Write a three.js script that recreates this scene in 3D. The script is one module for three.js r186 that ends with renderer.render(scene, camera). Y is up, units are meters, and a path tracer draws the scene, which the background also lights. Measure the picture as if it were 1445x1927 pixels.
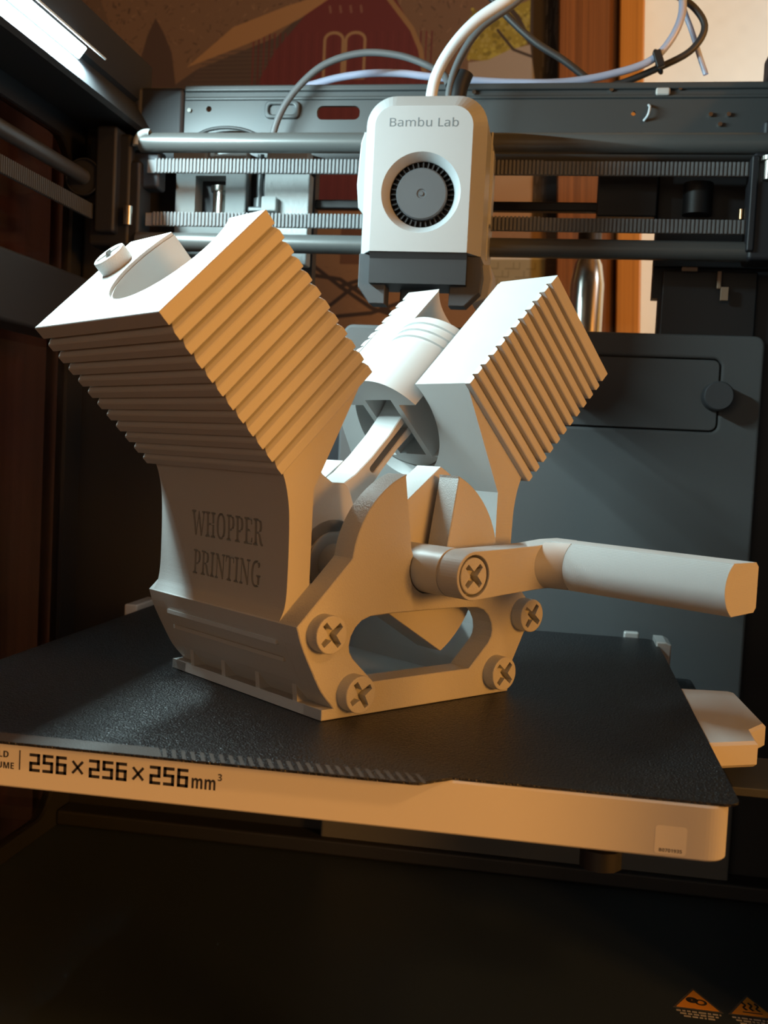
import * as THREE from 'three';
import { RoundedBoxGeometry } from 'three/addons/geometries/RoundedBoxGeometry.js';
import { mergeGeometries, toCreasedNormals } from 'three/addons/utils/BufferGeometryUtils.js';
import { TextGeometry } from 'three/addons/geometries/TextGeometry.js';
import { FontLoader } from 'three/addons/loaders/FontLoader.js';
import { ConvexGeometry } from 'three/addons/geometries/ConvexGeometry.js';
import { RectAreaLightUniformsLib } from 'three/addons/lights/RectAreaLightUniformsLib.js';
import { Brush, Evaluator, SUBTRACTION, ADDITION } from 'three-bvh-csg';

// ---------------------------------------------------------------- camera, exposure, area lights
const scene = new THREE.Scene();
scene.background = new THREE.Color(0x000000);
const FOCAL = 2004.4;                                   // pixels of the 1927 pixel high frame
const camera = new THREE.PerspectiveCamera(2 * Math.atan(1927 / 2 / FOCAL) * 180 / Math.PI, 1445 / 1927, 0.02, 20);
camera.position.set(0.0781, 0.0864, 0.4094);
camera.rotation.order = 'YXZ';
camera.rotation.set(-0.0573, 0.1635, 0.0493);
camera.focus = 0.385;
camera.userData.fStop = camera.getFocalLength() / 1.5;  // aperture of about 1.5 mm
scene.add(camera);

const renderer = new THREE.WebGLRenderer({ antialias: true });
renderer.toneMapping = THREE.LinearToneMapping;
renderer.toneMappingExposure = 1.0;
renderer.shadowMap.enabled = true;
RectAreaLightUniformsLib.init();

const LED_AT = [-166, 274], LED_Z = [-92, 120];          // mm: where the strip sits in the left top rail
const LED_COLOR = new THREE.Color().setRGB(0.70, 0.965, 1.0);
const WARM = new THREE.Color().setRGB(1.0, 0.41, 0.07);
const mm = 0.001;
{
  const w = 2.4, l = LED_Z[1] - LED_Z[0];
  const led = new THREE.RectAreaLight(LED_COLOR, 1460, w * mm, l * mm);
  led.name = 'chamber_led_light';
  led.position.set((LED_AT[0] + 0.6) * mm, (LED_AT[1] - 1.6) * mm, (LED_Z[0] + LED_Z[1]) / 2 * mm);
  led.up.set(0, 0, 1);
  led.lookAt(led.position.x + 0.78, led.position.y - 0.62, led.position.z);
  scene.add(led);
}

// ---------------------------------------------------------------- helpers (all lengths in mm)
function rng(seed) { let a = seed >>> 0; return () => { a = (a + 0x6D2B79F5) | 0; let t = Math.imul(a ^ (a >>> 15), 1 | a); t = (t + Math.imul(t ^ (t >>> 7), 61 | t)) ^ t; return ((t ^ (t >>> 14)) >>> 0) / 4294967296; }; }
const used = new Map();
function numbered(n) { const k = used.get(n) || 0; used.set(n, k + 1); return k ? n + '_' + String(k).padStart(3, '0') : n; }
const bases = new WeakMap();
function thing(name, label, category, [x, y, z] = [0, 0, 0], turn = 0, group) {
  const o = new THREE.Group(); o.name = numbered(name); o.position.set(x * mm, y * mm, z * mm); o.rotation.y = turn;
  o.userData = { label, category }; if (group) o.userData.group = group;
  scene.add(o); bases.set(o, turn ? [0, 0, 0] : [x, y, z]); return o;
}
function struct(name, geo, mat, label) { const m = part(name, geo, mat, scene, label); m.name = numbered(name); m.userData.kind = 'structure'; return m; }
function part(name, geos, mat, parent, label) {
  let g = Array.isArray(geos) ? merge(geos) : geos;
  const b = bases.get(parent) || [0, 0, 0];
  g = g.clone(); g.translate(-b[0], -b[1], -b[2]); g.scale(mm, mm, mm);
  const m = new THREE.Mesh(g, mat); m.name = name; m.castShadow = m.receiveShadow = true;
  if (label) m.userData.label = label;
  bases.set(m, b); parent.add(m); return m;
}
function clean(g) { let k = g.index ? g.toNonIndexed() : g.clone(); for (const a of Object.keys(k.attributes)) if (!['position', 'normal', 'uv'].includes(a)) k.deleteAttribute(a); if (!k.attributes.uv) k.setAttribute('uv', new THREE.Float32BufferAttribute(new Float32Array(k.attributes.position.count * 2), 2)); if (!k.attributes.normal) k.computeVertexNormals(); return k; }
function merge(gs) { return mergeGeometries(gs.map(clean), false); }
function box(x0, x1, y0, y1, z0, z1, r = 0) {
  const w = Math.abs(x1 - x0), h = Math.abs(y1 - y0), d = Math.abs(z1 - z0);
  const g = r ? new RoundedBoxGeometry(w, h, d, 2, Math.min(r, w / 2.01, h / 2.01, d / 2.01)) : new THREE.BoxGeometry(w, h, d);
  return g.translate((x0 + x1) / 2, (y0 + y1) / 2, (z0 + z1) / 2);
}
function shape(pts, holes = []) { const s = new THREE.Shape(pts.map(p => new THREE.Vector2(p[0], p[1]))); for (const h of holes) s.holes.push(new THREE.Path(h.map(p => new THREE.Vector2(p[0], p[1])))); return s; }
function extrude(pts, z0, z1, bevel = 0, holes = [], seg = 1) {
  const g = new THREE.ExtrudeGeometry(shape(pts, holes), { depth: z1 - z0 - 2 * bevel, bevelEnabled: bevel > 0, bevelThickness: bevel, bevelSize: bevel, bevelOffset: -bevel, bevelSegments: seg, curveSegments: 24 });
  return g.translate(0, 0, z0 + bevel);
}
function rrect(x0, x1, y0, y1, r, n = 6) { const p = []; for (const [cx, cy, a] of [[x1 - r, y1 - r, 0], [x0 + r, y1 - r, 1], [x0 + r, y0 + r, 2], [x1 - r, y0 + r, 3]]) for (let i = 0; i <= n; i++) { const t = (a + i / n) * Math.PI / 2; p.push([cx + r * Math.cos(t), cy + r * Math.sin(t)]); } return p; }
function arc(cx, cy, r, a0, a1, n = 24) { const p = []; for (let i = 0; i <= n; i++) { const t = a0 + (a1 - a0) * i / n; p.push([cx + r * Math.cos(t), cy + r * Math.sin(t)]); } return p; }
function rod(a, b, r, n = 32, r2 = r) {                  // cylinder between two points
  const A = new THREE.Vector3(...a), B = new THREE.Vector3(...b), d = B.clone().sub(A);
  const g = new THREE.CylinderGeometry(r2, r, d.length(), n); g.applyQuaternion(new THREE.Quaternion().setFromUnitVectors(new THREE.Vector3(0, 1, 0), d.clone().normalize()));
  return g.translate(...A.add(B).multiplyScalar(0.5).toArray());
}
function tube(pts, r, n = 64) { return new THREE.TubeGeometry(new THREE.CatmullRomCurve3(pts.map(p => new THREE.Vector3(...p))), n, r, 12); }
function lathe(pts, n = 48) { return toCreasedNormals(new THREE.LatheGeometry(pts.map(p => new THREE.Vector2(p[0], p[1])), n), 0.6); }
const ev = new Evaluator(); ev.useGroups = false; ev.attributes = ['position', 'normal', 'uv'];
function brush(g) { const b = new Brush(clean(g)); b.updateMatrixWorld(); return b; }
function cut(a, ...bs) { let A = brush(a); for (const b of bs) A = ev.evaluate(A, brush(b), SUBTRACTION); return A.geometry; }
const font = await new FontLoader().loadAsync('fonts/droid/droid_sans_bold.typeface.json');
const fontThin = await new FontLoader().loadAsync('fonts/droid/droid_sans_regular.typeface.json');
const fontSerif = await new FontLoader().loadAsync('fonts/droid/droid_serif_bold.typeface.json');
function text(str, x0, x1, y0, y1, z0, z1, f = font, fat = 0) {   // lettering fitted into a rectangle, facing +z
  const g = new TextGeometry(str, { font: f, size: 10, depth: 1, curveSegments: 5, bevelEnabled: fat > 0, bevelSize: fat, bevelThickness: 0.01, bevelSegments: 1 }); g.computeBoundingBox();
  const b = g.boundingBox; g.translate(-b.min.x, -b.min.y, 0); g.scale((x1 - x0) / (b.max.x - b.min.x), (y1 - y0) / (b.max.y - b.min.y), z1 - z0); return g.translate(x0, y0, z0);
}

// ---------------------------------------------------------------- procedural textures
function noiseData(n, seed, fn) {
  const r = rng(seed), d = new Uint8Array(n * n * 4), f = Array.from({ length: n * n }, r);
  const at = (x, y) => f[((y % n + n) % n) * n + ((x % n + n) % n)];
  const smooth = (x, y, s) => { const X = Math.floor(x / s), Y = Math.floor(y / s), u = x / s - X, v = y / s - Y, m = n / s, q = (i, j) => at(((X + i) % m) * s, ((Y + j) % m) * s), a = u * u * (3 - 2 * u), b = v * v * (3 - 2 * v); return (q(0, 0) * (1 - a) + q(1, 0) * a) * (1 - b) + (q(0, 1) * (1 - a) + q(1, 1) * a) * b; };
  for (let y = 0; y < n; y++) for (let x = 0; x < n; x++) { const v = fn(x, y, smooth, at), i = (y * n + x) * 4; const c = Array.isArray(v) ? v : [v, v, v]; for (let k = 0; k < 3; k++) d[i + k] = Math.max(0, Math.min(255, c[k] * 255)); d[i + 3] = 255; }
  const t = new THREE.DataTexture(d, n, n); t.wrapS = t.wrapT = THREE.RepeatWrapping; t.magFilter = THREE.LinearFilter; t.minFilter = THREE.LinearMipmapLinearFilter; t.generateMipmaps = true; t.needsUpdate = true; return t;
}
const grain = noiseData(512, 3, (x, y, s) => 0.25 * s(x, y, 16) + 0.4 * s(x, y, 4) + 0.35 * s(x, y, 2));
const peiBump = noiseData(1024, 9, (x, y, s, at) => 0.45 * s(x, y, 4) + 0.35 * s(x, y, 2) + 0.2 * at(x, y));
const layer = noiseData(256, 5, (x, y, s) => 0.5 + 0.45 * Math.sin(y / 256 * Math.PI * 2 * 40) * (0.7 + 0.3 * s(x, y, 64)) + 0.1 * (s(x, y, 8) - 0.5));
const plaster = noiseData(512, 21, (x, y, s) => 0.5 * s(x, y, 64) + 0.3 * s(x, y, 16) + 0.2 * s(x, y, 4));
function rep(t, u, v = u) { const c = t.clone(); c.repeat.set(u, v); c.needsUpdate = true; return c; }
function canvas(w, h, draw) { const c = document.createElement('canvas'); c.width = w; c.height = h; draw(c.getContext('2d'), w, h); const t = new THREE.CanvasTexture(c); t.colorSpace = THREE.SRGBColorSpace; t.anisotropy = 8; return t; }
function woodTexture(seed, c0, c1) {
  const rgb = (a, b, t) => a.map((v, i) => v + (b[i] - v) * t);
  const t = noiseData(512, seed, (x, y, s) => { const g = 0.45 * s(x * 1, y / 8, 32) + 0.35 * s(x, y / 16, 8) + 0.2 * s(x, y / 4, 2); return rgb(c0, c1, Math.min(1, Math.max(0, g * 1.5 - 0.25))); });
  t.colorSpace = THREE.SRGBColorSpace; return t;
}

// ---------------------------------------------------------------- materials
const lin = (r, g, b) => new THREE.Color().setRGB(r, g, b);
const std = (color, roughness, extra = {}) => new THREE.MeshStandardMaterial({ color, roughness, ...extra });
const M = {
  pla: std(lin(0.50, 0.50, 0.49), 0.5, { bumpMap: rep(grain, 0.05), bumpScale: 0.00004 }),
  plaLayer: std(lin(0.50, 0.50, 0.49), 0.42, { bumpMap: rep(layer, 0.08), bumpScale: 0.00006 }),
  plaPlate: std(lin(0.50, 0.50, 0.49), 0.42, { bumpMap: rep(peiBump, 0.012), bumpScale: 0.00012 }),
  pei: new THREE.MeshPhysicalMaterial({ color: lin(0.011, 0.0115, 0.013), roughness: 0.34, specularIntensity: 1, bumpMap: rep(peiBump, 0.0078), bumpScale: 0.0006 }),
  peiStrip: std(lin(0.085, 0.08, 0.075), 0.5, { bumpMap: rep(peiBump, 0.01), bumpScale: 0.00006 }),
  hatch: std(lin(0.012, 0.012, 0.012), 0.5),
  bed: std(lin(0.74, 0.73, 0.71), 0.5),
  ink: std(lin(0.02, 0.018, 0.018), 0.6),
  inkGrey: std(lin(0.09, 0.11, 0.12), 0.6),
  cover: std(lin(0.34, 0.36, 0.37), 0.38, { metalness: 0.12 }),
  duct: std(lin(0.034, 0.036, 0.04), 0.6, { bumpMap: rep(grain, 1), bumpScale: 0.00003 }),
  black: std(lin(0.011, 0.012, 0.014), 0.5),
  fanBlack: std(lin(0.008, 0.008, 0.009), 0.5),
  hub: std(lin(0.055, 0.06, 0.066), 0.55),
  ductFace: std(lin(0.013, 0.0145, 0.017), 0.55),
  shadedBlack: std(lin(0.010, 0.012, 0.018), 0.6),  // left end block: darker and bluish, shade and haze put into the colour
  shadedBelt: std(lin(0.05, 0.055, 0.065), 0.7),  // darker copy of the belt colour, shade of the left side included
  sideRod: std(lin(0.09, 0.095, 0.105), 0.3, { metalness: 0.5 }),
  rail: std(lin(0.008, 0.009, 0.012), 0.7),
  panel: std(lin(0.10, 0.105, 0.108), 0.7, { bumpMap: rep(grain, 6), bumpScale: 0.00003 }),
  frame: std(lin(0.014, 0.015, 0.019), 0.55),
  beam: std(lin(0.075, 0.082, 0.085), 0.42, { metalness: 0.3 }),
  rod: std(lin(0.10, 0.104, 0.102), 0.36, { metalness: 0.3 }),
  steel: std(lin(0.62, 0.60, 0.55), 0.22, { metalness: 1 }),
  belt: std(lin(0.16, 0.165, 0.17), 0.7),
  cast: std(lin(0.36, 0.38, 0.38), 0.6, { bumpMap: rep(plaster, 2), bumpScale: 0.0003 }),
  floor: std(lin(0.028, 0.04, 0.05), 0.42),
  clip: std(lin(0.58, 0.57, 0.55), 0.14),
  ptfe: std(lin(0.66, 0.72, 0.76), 0.3),
  ptfeBlue: new THREE.MeshPhysicalMaterial({ color: lin(0.50, 0.58, 0.78), roughness: 0.3, transmission: 0.25, thickness: 0 }),
  cable: std(lin(0.03, 0.032, 0.034), 0.5),
  cableGrey: std(lin(0.10, 0.105, 0.11), 0.5),
  glass: new THREE.MeshPhysicalMaterial({ color: lin(0.62, 0.60, 0.62), roughness: 0.06, transmission: 1, thickness: 0 }),
  clearGlass: new THREE.MeshPhysicalMaterial({ color: lin(0.92, 0.92, 0.92), roughness: 0.02, transmission: 1, thickness: 0 }),
  wall: std(lin(0.64, 0.78, 0.82), 0.85, { bumpMap: rep(plaster, 3), bumpScale: 0.002 }),
  room: std(lin(0.13, 0.11, 0.09), 0.9),
  roomFloor: std(lin(0.16, 0.10, 0.06), 0.6),
  table: std(lin(0.10, 0.06, 0.035), 0.5, { map: woodTexture(31, [0.42, 0.27, 0.16], [0.62, 0.42, 0.26]) }),
  oak: std(lin(1, 1, 1), 0.45, { map: rep(woodTexture(41, [0.54, 0.36, 0.11], [0.70, 0.48, 0.19]), 1, 1) }),
  oakDark: std(lin(1, 1, 1), 0.45, { map: rep(woodTexture(43, [0.34, 0.21, 0.10], [0.48, 0.31, 0.16]), 1, 1) }),
  cherry: std(lin(1, 1, 1), 0.5, { map: rep(woodTexture(47, [0.46, 0.32, 0.32], [0.58, 0.41, 0.40]), 1, 1) }),
};
const emissive = (c, k) => new THREE.MeshStandardMaterial({ color: lin(0.8, 0.8, 0.8), emissive: c, emissiveIntensity: k, roughness: 0.4 });

// ================================================================ the room
const R = { x0: -1600, x1: 1900, z0: -500, z1: 2700, y0: -900, y1: 1500 };
struct('wall_back', box(R.x0, R.x1, R.y0, R.y1, R.z0 - 120, R.z0), M.wall);
struct('wall_left', box(R.x0 - 120, R.x0, R.y0, R.y1, R.z0, R.z1), M.room);
struct('wall_right', box(R.x1, R.x1 + 120, R.y0, R.y1, R.z0, R.z1), M.room);
struct('wall_front', box(R.x0, R.x1, R.y0, R.y1, R.z1, R.z1 + 120), M.room);
struct('floor', box(R.x0 - 120, R.x1 + 120, R.y0 - 120, R.y0, R.z0 - 120, R.z1 + 120), M.roomFloor);
struct('ceiling', box(R.x0 - 120, R.x1 + 120, R.y1, R.y1 + 120, R.z0 - 120, R.z1 + 120), M.room);

// farm mural on the back wall: flat print on a sheet of wallpaper
{
  const X0 = -620, X1 = 80, Y0 = 40, Y1 = 640, W = 1400, H = Math.round(1400 * (Y1 - Y0) / (X1 - X0));
  const r = rng(77);
  const tex = canvas(W, H, (c) => {
    const P = ([x, y]) => [(x - X0) / (X1 - X0) * W, (Y1 - y) / (Y1 - Y0) * H];
    const poly = (pts, col) => { c.fillStyle = col; c.beginPath(); pts.forEach((p, i) => { const q = P(p); i ? c.lineTo(...q) : c.moveTo(...q); }); c.closePath(); c.fill(); };
    const line = (pts, col, w) => { c.strokeStyle = col; c.lineWidth = w / (X1 - X0) * W; c.lineJoin = c.lineCap = 'round'; c.beginPath(); pts.forEach((p, i) => { const q = P(p); i ? c.lineTo(...q) : c.moveTo(...q); }); c.stroke(); };
    c.fillStyle = '#7e5b41'; c.fillRect(0, 0, W, H);
    for (let i = 0; i < 9000; i++) { const x = r() * W, y = r() * H, a = r() * 6.28, l = 3 + r() * 9; c.strokeStyle = ['#5f4330', '#8d6848', '#6d4c35', '#987151', '#553a2a'][i % 5]; c.lineWidth = 1 + r() * 1.5; c.beginPath(); c.moveTo(x, y); c.lineTo(x + l * Math.cos(a), y + l * Math.sin(a)); c.stroke(); }
    // broad hill tones
    poly([[-620, 640], [-420, 640], [-330, 430], [-300, 395], [-620, 395]], '#6a4c39');
    for (let i = 0; i < 2600; i++) { const p = P([-620 + r() * 300, 395 + r() * 245]); c.fillStyle = ['#5b3f2f', '#7b5a44', '#4f3628'][i % 3]; c.fillRect(p[0], p[1], 2 + r() * 3, 2 + r() * 4); }
    poly([[-620, 300], [66, 300], [73, 40], [-620, 40]], '#a9774a');
    for (let i = 0; i < 2000; i++) { const p = P([-620 + r() * 690, 40 + r() * 258]); c.fillStyle = ['#9c6d42', '#b38152', '#a37348'][i % 3]; c.fillRect(p[0], p[1], 3 + r() * 8, 1 + r() * 2); }
    poly([[-309, 418], [-303, 440], [-296, 455], [-288, 442], [-280, 425], [-275, 395], [-312, 395]], '#4a3229');
    poly([[-275, 398], [-257, 410], [-186, 437], [-150, 468], [-178, 426], [-198, 392], [-211, 300], [-300, 300]], '#4d3a32');
    for (let k = 0; k < 9; k++) line([[-262 + k * 2, 398 + k * 3.4], [-205 + k * 4, 398 + k * 3.6]], '#5c463a', 1.1);
    poly([[-211, 290], [-199, 402], [-186, 426], [-150, 468], [-132, 486], [-95, 486], [-83, 467], [-61, 431], [-53, 400], [-47, 290]], '#6c1f24');
    for (let k = 0; k < 34; k++) { const x = -206 + k * 4.7; line([[x, 292], [x, 440]], k % 2 ? '#641b21' : '#742529', 1.2); }
    poly([[-266, 412], [-225, 446], [-178, 463], [-150, 471], [-132, 474], [-166, 452], [-200, 436], [-224, 427]], '#b58350');
    line([[-91, 470], [-68, 442], [-60, 425], [-55, 402]], '#a3784a', 4.2);
    for (const [x0, x1] of [[-143, -127], [-124.5, -108]]) { const q = []; for (let i = 0; i <= 8; i++) { const t = Math.PI * (1 - i / 8); q.push([(x0 + x1) / 2 + (x1 - x0) / 2 * Math.cos(t), 434 + 6 * Math.sin(t)]); } line([[x0, 402], ...q, [x1, 402], [x0, 402]], '#b08a5e', 2.6); }
    for (let k = 0; k < 4; k++) line([[-140 + k * 9, 462], [-139 + k * 9, 457]], '#8d5a4a', 2);
    line([[-118, 293], [-104, 300]], '#7a4a34', 6); poly([[-121, 283], [-98, 283], [-98, 245], [-121, 245]], '#7a4a2c');
    // right of the barn: foliage, yellow tree, pale path, trunk
    poly([[-21, 417], [-12, 440], [13, 458], [45, 470], [45, 434], [15, 423], [0, 414]], '#a99328');
    for (let i = 0; i < 260; i++) { const p = P([-20 + r() * 64, 416 + r() * 42]); c.fillStyle = ['#c3b040', '#8a761d', '#b8a546'][i % 3]; c.beginPath(); c.arc(p[0], p[1], 1.5 + r() * 3, 0, 7); c.fill(); }
    poly([[-19, 389], [-19, 414], [-2, 416], [15, 424], [41, 430], [45, 389]], '#b8a58c');
    poly([[-18, 324], [54, 324], [56, 280], [-18, 280]], '#c08a52');
    poly([[29, 490], [52, 490], [50, 440], [54, 421], [63, 282], [41, 282], [38, 395], [31, 430]], '#3a2c22');
    for (let k = 0; k < 60; k++) { const y = 285 + r() * 180, x = 41 + r() * 10; line([[x, y], [x + 1 - 2 * r(), y + 6 + 8 * r()]], ['#57473a', '#241a14', '#6b5a4a'][k % 3], 1.1); }
    line([[31, 430], [20, 450], [5, 466]], '#3a2c22', 4); line([[34, 418], [18, 424], [4, 440]], '#3a2c22', 2.2);
    for (const b of [[[-162, 246], [-144, 243], [-120, 226], [-91, 208], [-63, 200]], [[-150, 200], [-137, 202], [-110, 224], [-83, 236]], [[-140, 199], [-123, 200], [-91, 204], [-55, 218]], [[-170, 240], [-153, 236], [-120, 232], [-96, 217], [-72, 204], [-60, 190]], [[-120, 226], [-98, 233], [-80, 231]]]) line(b, '#3d281c', 3.2);
    c.fillStyle = 'rgba(90,110,140,0.14)'; c.fillRect(0, 0, W, H);  // bluish veil in the print stands in for cooler light
    // stone garden wall print low on the right
    poly([[5, 252], [54, 253], [54, 227], [5, 226]], '#a89b78'); line([[5, 252.5], [54, 253.5]], '#e8e0cc', 2.2);
    for (let k = 0; k < 14; k++) { const y = 230 + (k % 3) * 7, x = 8 + Math.floor(k / 3) * 9 + (k % 2) * 4; line([[x, y], [x + 7, y], [x + 7, y + 5]], '#8b7f60', 0.9); }
  });
  const g = new THREE.PlaneGeometry(1, 1); const b = box(X0, X1, Y0, Y1, R.z0, R.z0 + 1.5);
  const t = thing('wall_mural', 'wallpaper mural of a dark red barn among brown trees behind the printer', 'mural', [(X0 + X1) / 2, Y0, R.z0]);
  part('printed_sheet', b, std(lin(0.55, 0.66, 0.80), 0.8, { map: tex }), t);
}
// wooden casing of the doorway
{
  const t = thing('door_casing', 'orange-brown wooden door casing standing at the right edge of the mural', 'door casing', [86, -900, -499]);
  t.rotation.z = 0.047;
  const b1 = box(53, 101, -900, 800, -499, -484, 2), b2 = box(101, 121, -900, 800, -499, -478, 2);
  const dy = (g) => g.translate(64, 0, 0);
  part('casing_board', dy(b1), M.oakDark, t); part('casing_board', dy(b2), M.oak, t);
}
// unseen warm lamp at front right, placed to light engine and bed front
function lamp(name, label, at, r, color, power, glow) {
  const t = thing(name, label, 'lamp', at);
  part('lamp_bulb', new THREE.SphereGeometry(r, 32, 20).translate(...at), emissive(color, glow), t);
  part('lamp_cord', rod([at[0], at[1] + r, at[2]], [at[0], R.y1, at[2]], 3, 10), M.cable, t);
  part('lamp_cap', lathe([[0, r * 1.25], [r * 0.45, r * 1.2], [r * 0.5, r * 0.85], [r * 0.42, r * 0.8]].reverse(), 24).translate(...at), M.steel, t);
  const l = new THREE.PointLight(color, power); l.name = name + '_light'; l.position.set(0, 0, 0); l.castShadow = true; l.shadow.radius = r / 20 * 1.0; t.add(l); return t;
}
lamp('unseen_pendant_lamp', 'unseen warm globe lamp in the room, lighting the printer from the front right', [1500, 300, 1040], 170, WARM, 7.7, 1.5);
{
  // shaded spot lamp that lights the wall beside the door (out of the frame)
  const at = new THREE.Vector3(620, 430, -120), aim = new THREE.Vector3(215, 400, -500), dir = aim.clone().sub(at).normalize();
  const t = thing('unseen_spot_lamp', 'unseen shaded spot lamp placed to light the wall beside the door casing', 'lamp', at.toArray());
  const q = new THREE.Quaternion().setFromUnitVectors(new THREE.Vector3(0, 1, 0), dir);
  const place = g => g.applyQuaternion(q).translate(at.x, at.y, at.z);
  part('lamp_shade', place(lathe([[0, -62], [24, -60], [34, -40], [46, 30], [44.5, 30], [32, -38], [0, -56]], 40)), M.black, t);
  part('lamp_bulb', place(new THREE.SphereGeometry(20, 24, 16)), emissive(lin(1, 0.88, 0.66), 2), t);
  part('lamp_stem', rod([at.x, at.y + 20, at.z], [at.x, R.y1, at.z], 5, 12), M.black, t);
  const l = new THREE.SpotLight(lin(1.0, 0.95, 0.92), 0.70, 0, 0.62, 0.5, 2); l.name = 'unseen_spot_lamp_light'; l.position.set(0, 0, 0); l.target.position.copy(dir); l.castShadow = true; l.shadow.radius = 1; t.add(l); t.add(l.target);
}

lamp('unseen_ceiling_lamp', 'unseen small globe lamp high at the front right, lighting the chamber floor', [1000, 1080, 1000], 80, WARM.clone().lerp(lin(1, 0.8, 0.55), 0.12), 1.4, 1.5);  // out of view, placed to light the chamber floor and stickers
// added fill panel behind the camera, built as a window, out of the frame
{
  struct('added_fill_window_1', [box(-1500, -180, -160, -100, 2660, 2700, 6), box(-1500, -180, 900, 960, 2660, 2700, 6), box(-1500, -1440, -100, 900, 2660, 2700, 6), box(-240, -180, -100, 900, 2660, 2700, 6)], M.room);
  struct('added_fill_window_2', box(-1440, -240, -100, 900, 2690, 2696), emissive(lin(1.0, 0.84, 0.62), 0.7));
  const l = new THREE.RectAreaLight(lin(1.0, 0.84, 0.62), 0.7, 1.2, 1.0); l.name = 'added_fill_light'; l.position.set(-0.84, 0.4, 2.685); l.lookAt(-0.84, 0.4, 0); scene.add(l);
}
// table carrying the printer
{
  const t = thing('table', 'dark wooden table under the printer', 'table', [0, -900, 0]);
  part('table_top', box(-225, 800, -215, -185, -470, 330, 4), M.table, t);
  for (const x of [-190, 760]) for (const z of [-430, 290]) part('leg', box(x - 30, x + 30, -900, -215, z - 30, z + 30, 4), M.table, t);
}
// reddish cupboard seen through the smoked side window
{
  const t = thing('cupboard', 'reddish brown wooden cupboard seen through the smoked left window', 'cupboard', [-430, -900, -150]);
  part('carcass', box(-640, -257, -900, 292, -496, 340, 4), M.cherry, t);
  for (const z of [-490, -212, 66]) part('door', box(-257, -240, -880, 284, z, z + 270, 4), M.cherry, t);
}
// brushed steel bottle behind the printer
{
  const t = thing('steel_bottle', 'tall shiny steel bottle standing behind the printer by the door casing', 'bottle', [87, -185, -300]);
  part('bottle_body', lathe([[0, 0], [10, 0], [11, 2], [11, 385], [9, 398], [6, 404], [6, 410], [0, 410]], 40).translate(87, -185, -300), M.steel, t);
  part('cap', lathe([[0, 0], [7.5, 0], [7.5, 14], [6.5, 16], [0, 16]].map(p => [p[0], p[1] + 404]), 32).translate(87, -185, -300), M.black, t);
}
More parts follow.
